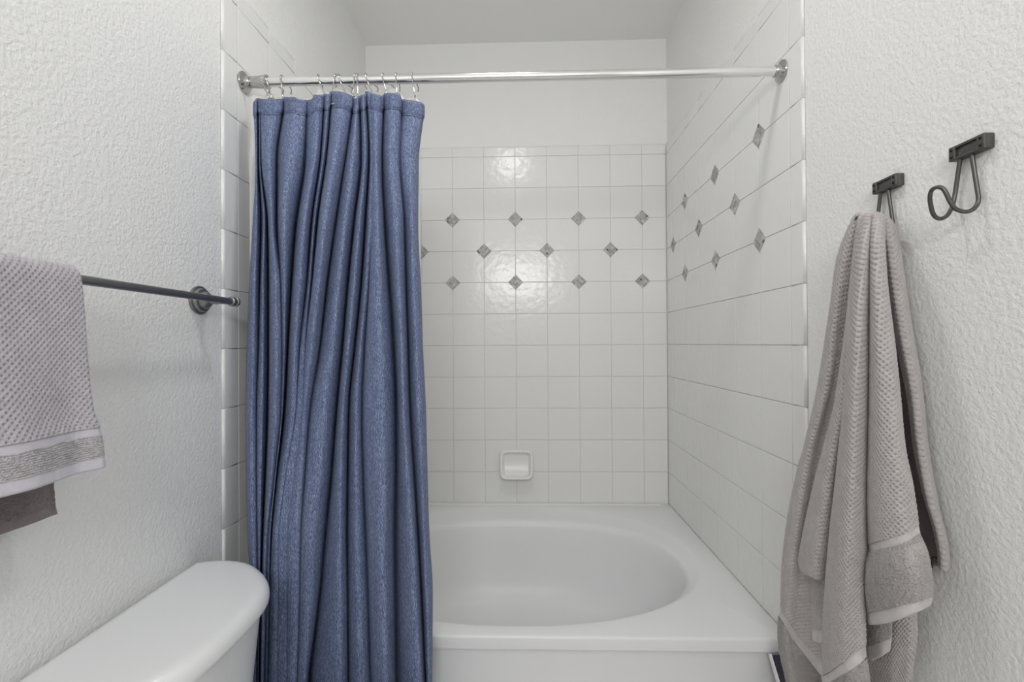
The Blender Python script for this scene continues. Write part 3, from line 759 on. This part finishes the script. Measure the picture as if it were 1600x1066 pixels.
# bath towel on the wall hook
bt = empty('bath_towel', (0.66, 0.87, 1.50), 'grey waffle bath towel hanging bunched from the left wall hook', 'towel')
def S_(name, lines, kind='waffle', mat='towel', res=0.0011, **kw):
    return sheet(name, loft([L3(l) for l in lines], res), M[mat], bt, kind, **kw)
back = lambda u: [(u+9, 352, .690), (u+5, 338, .672)]
S_('waffle_body', [
  [(1341,345,.668),(1337,338,.655),(1311,398,.635),(1300,472,.625),(1289,544,.62),(1276,619,.615),(1258,698,.612),(1247,735,.607),(1232,807,.60),(1223,883,.597),(1221,952,.597)],
  [(1344,343,.655),(1342,336,.64),(1318,410,.612),(1305,500,.602),(1294,590,.597),(1280,650,.592),(1266,700,.590),(1247,807,.583),(1237,883,.583),(1232,968,.588)],
  [(1347,345,.655),(1345,338,.64),(1326,410,.618),(1313,500,.612),(1301,590,.612),(1288,650,.614),(1277,700,.614),(1262,807,.607),(1254,883,.604),(1244,988,.605)],
  [(1352,345,.655),(1348,339,.645),(1334,430,.63),(1322,520,.625),(1310,619,.622),(1298,700,.620),(1290,807,.625),(1283,900,.625),(1266,1014,.622)],
  [(1356,350,.66),(1350,342,.65),(1345,440,.64),(1340,520,.64),(1335,619,.645),(1330,700,.65),(1322,807,.65),(1312,900,.65),(1292,1040,.645)]], ends=(True, False))
S_('flat_band', [
  [(1221,952,.597),(1217.5,962,.597)], [(1232,968,.588),(1226,975,.59)], [(1244,988,.605),(1236,994,.605)], [(1266,1014,.622),(1256,1020,.62)], [(1292,1040,.645),(1283,1056,.643)]],
  'flat', 'towel_band', thick=0.0045, ends=(False, False), label='smooth slanting band on the left layer')
S_('terry_end', [
  [(1217.5,962,.597),(1216,985,.60),(1218,1010,.605),(1221,1030,.61),(1226,1050,.612),(1230,1068,.612)],
  [(1226,975,.59),(1227,1010,.592),(1236,1071,.60)], [(1236,994,.605),(1247,1073,.61)], [(1256,1020,.62),(1268,1074,.625)], [(1283,1056,.643),(1287,1076,.64)]],
  'terry', 'towel_terry', thick=0.006, ends=(False, True))
S_('waffle_fold', [   # short layer peeping out under the left roll
  [(1268,850,.612),(1269,900,.612),(1270,982,.612)], [(1280,850,.600),(1280,900,.600),(1281,985,.602)], [(1296,850,.61),(1297,900,.61),(1298,982,.61)]], ends=(True, False))
S_('hem', [[(1270,982,.612),(1271,1001,.612)], [(1281,985,.602),(1282,1006,.602)], [(1298,982,.61),(1299,1000,.61)]], 'flat', 'towel_band', thick=0.005, ends=(False, True))
S_('waffle_fold', [   # left roll
  [(1347,352,.66),(1344,340,.64),(1336,400,.615),(1324,510,.60),(1317,563,.595),(1305,638,.592),(1289,698,.590),(1275,750,.588),(1258,825,.588),(1249,875,.59),(1251,889,.592)],
  [(1348,350,.65),(1345,338,.63),(1337,400,.60),(1327,510,.583),(1320,563,.576),(1309,638,.572),(1295,698,.570),(1283,760,.565),(1268,830,.563),(1259,884,.566),(1262,900,.57)],
  [(1349,350,.65),(1347,337,.625),(1340,400,.60),(1331,510,.58),(1326,563,.575),(1318,638,.57),(1304,698,.566),(1294,760,.562),(1284,830,.56),(1276,890,.56),(1277,907,.563)],
  [(1352,352,.66),(1350,340,.64),(1345,400,.62),(1338,480,.612),(1332,600,.606),(1318,680,.603),(1311,752,.60),(1303,830,.60),(1296,895,.60),(1294,911,.60)]])
S_('waffle_fold', [   # middle roll
  [(1350,352,.665),(1348,340,.64),(1341,375,.615),(1334,424,.602),(1326,510,.592),(1321,600,.586),(1314,680,.582),(1308,752,.577),(1299,830,.571),(1292,912,.566),(1287,1000,.561),(1288,1057,.56)],
  [(1353,350,.66),(1351,337,.63),(1344,375,.597),(1337,424,.580),(1331,510,.567),(1326,600,.560),(1320,690,.556),(1313,760,.551),(1306,840,.546),(1300,920,.542),(1297,1000,.54),(1299,1051,.54)],
  [(1358,350,.655),(1357,335,.62),(1352,375,.585),(1347,424,.568),(1342,510,.553),(1338,600,.546),(1334,690,.543),(1331,760,.540),(1327,840,.536),(1323,920,.533),(1321,980,.532),(1321,1034,.533)],
  [(1362,350,.66),(1361,337,.63),(1358,375,.60),(1355,424,.585),(1352,510,.575),(1351,600,.571),(1348,690,.568),(1346,760,.565),(1344,840,.560),(1342,900,.556),(1341,960,.55),(1341,1014,.55)],
  [(1366,352,.665),(1365,342,.64),(1361,375,.623),(1359,424,.612),(1358,510,.606),(1358,600,.604),(1356,690,.604),(1355,760,.60),(1354,840,.595),(1353,890,.585),(1350,940,.578),(1351,1004,.572)]], ends=(True, False))
S_('flat_band', [[(1288,1057,.56),(1289.5,1071,.56)], [(1299,1051,.54),(1301,1066,.54)], [(1321,1034,.533),(1324,1052,.533)], [(1341,1014,.55),(1343,1036,.55)], [(1351,1004,.572),(1353,1024,.572)]],
   'flat', 'towel_band', thick=0.005, ends=(False, False), label='smooth slanting band on the middle roll')
S_('terry_end', [[(1289.5,1071,.56),(1292,1130,.56)], [(1301,1066,.54),(1304,1130,.54)], [(1324,1052,.533),(1327,1130,.533)], [(1343,1036,.55),(1347,1080,.55),(1349,1130,.55)], [(1353,1024,.572),(1359,1064,.572),(1362,1130,.572)]],
   'terry', 'towel_terry', thick=0.007, ends=(False, True))
S_('waffle_fold', [   # right roll
  [(1366,352,.665),(1365,342,.64),(1362,375,.623),(1361,424,.614),(1360,510,.608),(1359,600,.606),(1357,690,.606),(1355,780,.604),(1357,853,.60)],
  [(1367,350,.66),(1366,338,.63),(1364,375,.600),(1363,424,.590),(1364,510,.580),(1364,600,.577),(1363,690,.576),(1362,780,.574),(1366,850,.574)],
  [(1370,350,.66),(1370,335,.63),(1369,375,.59),(1370,424,.577),(1374,510,.565),(1378,600,.560),(1380,690,.558),(1381,770,.556),(1386,843,.558)],
  [(1375,351,.66),(1376,337,.64),(1375,375,.60),(1378,424,.590),(1385,510,.578),(1393,600,.572),(1399,690,.568),(1405,770,.566),(1413,834,.57)],
  [(1379,355,.665),(1380,345,.65),(1380,385,.625),(1384,450,.618),(1396,544,.612),(1404,619,.608),(1412,698,.604),(1424,750,.602),(1431,790,.60),(1434,817,.602)]], ends=(True, False))
S_('flat_band', [[(1357,853,.60),(1358,866,.60)], [(1366,850,.574),(1367,864,.574)], [(1386,843,.558),(1388,859,.558)], [(1413,834,.57),(1415,851,.57)], [(1434,817,.602),(1438,834,.602)]],
   'flat', 'towel_band', thick=0.005, ends=(False, False), label='smooth band above the terry end')
S_('terry_end', [
  [(1358,866,.60),(1352,882,.592),(1350,905,.588),(1351,930,.588),(1356,959,.59)],
  [(1367,864,.574),(1363,890,.562),(1363,920,.56),(1368,957,.565)],
  [(1388,859,.558),(1387,890,.546),(1389,920,.546),(1392,951,.552)],
  [(1415,851,.57),(1420,880,.555),(1424,910,.556),(1426,940,.562)],
  [(1438,834,.602),(1448,858,.598),(1454,890,.60),(1457,928,.606)]], 'terry', 'towel_terry', thick=0.009, ends=(False, False), label='plush terry end panel')
S_('hem', [[(1356,959,.59),(1359,977,.59)], [(1368,957,.565),(1371,976,.565)], [(1392,951,.552),(1394,972,.552)], [(1426,940,.562),(1428,959,.562)], [(1457,928,.606),(1453,945,.606)]],
   'flat', 'towel_band', thick=0.006, ends=(False, True), label='smooth hem of the terry end')
S_('side_flap', [     # narrow edge nearest the wall hook's right
  [(1372,350,.67),(1374,345,.665),(1379,375,.672),(1390,461,.678),(1405,548,.680),(1420,623,.681),(1430,700,.682),(1444,767,.684),(1459,818,.685),(1468,861,.685),(1469,888,.686)],
  [(1376,346,.66),(1381,338,.655),(1388,368,.660),(1398,440,.664),(1412,528,.665),(1428,612,.666),(1438,700,.668),(1453,782,.670),(1467,828,.672),(1474,866,.674),(1475,893,.676)],
  [(1384,352,.688),(1391,347,.684),(1401,366,.688),(1410,424,.695),(1423,510,.697),(1438,600,.698),(1448,698,.698),(1466,800,.699),(1476,839,.699),(1480,870,.699),(1480,889,.699)]], thick=0.007)
S_('inner_layer', [  # dark colour stands in for the shade between the towel's folds
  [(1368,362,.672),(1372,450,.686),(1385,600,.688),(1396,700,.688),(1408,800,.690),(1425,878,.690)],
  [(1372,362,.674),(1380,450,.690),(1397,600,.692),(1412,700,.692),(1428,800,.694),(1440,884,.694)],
  [(1378,365,.676),(1392,461,.690),(1421,623,.692),(1431,700,.693),(1445,767,.695),(1459,818,.695),(1468,861,.695),(1469,885,.695)]], 'terry', 'towel_back', res=0.0016, thick=0.005, label='inside of the towel, its shade painted in as brown grey')
S_('waffle_fold', [   # back layer at the lower right
  [(1352,880,.655),(1352,960,.65),(1356,1030,.65),(1360,1120,.65)], [(1390,890,.645),(1392,960,.64),(1394,1020,.64),(1396,1105,.64)],
  [(1418,900,.652),(1420,960,.65),(1420,1010,.65),(1416,1066,.65)], [(1431,900,.675),(1433,950,.675),(1433,1000,.675),(1429,1035,.67),(1422,1055,.67)]])
S_('terry_fold', [[(1353,955,.62),(1356,990,.62),(1357,1012,.62)], [(1375,955,.612),(1376,985,.614),(1378,1004,.615)], [(1393,955,.62),(1394,975,.62),(1394,996,.622)]], 'terry', 'towel_terry', thick=0.005, ends=(True, False))
S_('hem', [[(1357,1012,.62),(1361,1034,.62)], [(1378,1004,.615),(1378,1026,.615)], [(1394,996,.622),(1391,1017,.622)]], 'flat', 'towel_band', thick=0.004, ends=(False, True))
bm = bmesh.new(); tube(bm, spline([at(1457, 888, 0, .682), at(1455.6, 875, 0, .682), at(1460, 870.5, 0, .680), at(1465, 875.5, 0, .684)], 6), 0.0009, 8)
keep(bm_obj('hanging_loop', bm, M['cord'], None, True), bt)['label'] = 'small dark thread loop'

# ------------------------------------------------------------------ wall hooks
def wall_hook(dy, label):
    root = empty('wall_hook', (XR+DW, 0.73+dy, 1.55), label, 'wall hook', 'double wire hooks on the right wall')
    X1 = XR+DW; X0 = X1-0.0165; y0, y1, z0, z1 = 0.700+dy, 0.758+dy, 1.5405, 1.5635
    bm = bmesh.new()
    # frame around a sunk label field
    box(bm, (X0+0.004, y0, z0), (X1, y1, z1), 0.0018)
    box(bm, (X0, y0, z0), (X0+0.006, y0+0.0125, z1), 0.0016); box(bm, (X0, y1-0.0105, z0), (X0+0.006, y1, z1), 0.0016)
    box(bm, (X0+0.001, y0+0.010, z1-0.0045), (X0+0.006, y1-0.008, z1), 0.0010); box(bm, (X0+0.001, y0+0.010, z0), (X0+0.006, y1-0.008, z0+0.0045), 0.0010)
    keep(bm_obj('back_plate', bm, M['pewter'], None, 'auto'), root)
    for yy in (y0+0.0062, y1-0.0052):
        for zz in (z0+0.006, z1-0.006):
            bm = bmesh.new(); lathe(bm, [(0, 0.0026), (0.0012, 0.0024), (0.0018, 0.0014), (0.0012, 0.0004)], (X0+0.0003, yy, zz), (-1, 0, 0), 14)
            keep(bm_obj('screw', bm, M['screw'], None, 'auto'), root)
    sh = np.array([0, dy, 0])
    pts = [(1502,238,.700),(1500,250,.700),(1496.5,274,.7015),(1493,298,.702),(1490,314,.700),(1486,327,.694),(1478.5,338,.684),(1468,342,.675),(1459,336,.663),(1454.5,322,.656),(1453,308,.651),(1455.5,298,.649),(1461,293.5,.650),(1467.5,292.6,.652),
           (1474,295.5,.655),(1478.5,302.5,.658),(1484.3,314.5,.663),(1490,323.5,.668),(1496.5,328.3,.674),(1509,331,.684),(1519,328,.692),(1526,321,.699),(1529,311,.702),(1527,295,.702),(1523.7,275,.7015),(1520,250,.700),(1518.6,238,.700)]
    W = spline([at(u, v, 0, x)+sh for u, v, x in pts], 6)
    bm = bmesh.new(); tube(bm, W, 0.0031, 14); keep(bm_obj('wire_hook', bm, M['pewter'], None, True), root)
wall_hook(0.0, 'dark pewter wall hook hanging empty, nearer the camera on the right wall')
wall_hook(0.1625, 'dark pewter wall hook carrying the grey bath towel')

# ------------------------------------------------------------------ thin ribbed object leaning on the tub front
pn = empty('leaning_panel', (0.668, 1.0, 0), 'thin dark ribbed panel with white edge, leaning on the tub front beside the bath towel', 'panel')
A_ = np.array([0.637, 1.205, 0.437]); dirv = np.array([0, -0.66, -0.75]); dirv = dirv/np.linalg.norm(dirv); Ln = 0.437/0.7507*1.0
nrm = np.array([0, -0.75, 0.66]); nrm /= np.linalg.norm(nrm)
def panel_box(x0, x1, d0, d1, s0, s1, name, mat):
    bm = bmesh.new(); vs = []
    for s in (s0, s1):
        for x, d in ((x0, d0), (x1, d0), (x1, d1), (x0, d1)):
            p = A_ + dirv*s - nrm*0.012 + nrm*d; vs.append(bm.verts.new((x, p[1], p[2])))
    for f in ((0, 1, 2, 3), (7, 6, 5, 4), (0, 4, 5, 1), (1, 5, 6, 2), (2, 6, 7, 3), (3, 7, 4, 0)): bm.faces.new([vs[i] for i in f])
    keep(bm_obj(name, bm, mat), pn)
panel_box(0.641, 0.6985, -0.004, 0.004, 0.0, Ln-0.03, 'panel_core', M['rib'])
for k in range(3): panel_box(0.644+k*0.018, 0.656+k*0.018, 0.004, 0.0085, 0.006, Ln-0.035, 'rib', M['rib'])
panel_box(0.6375, 0.6410, -0.004, 0.0095, -0.002, Ln-0.03, 'edge_strip', M['edge'])
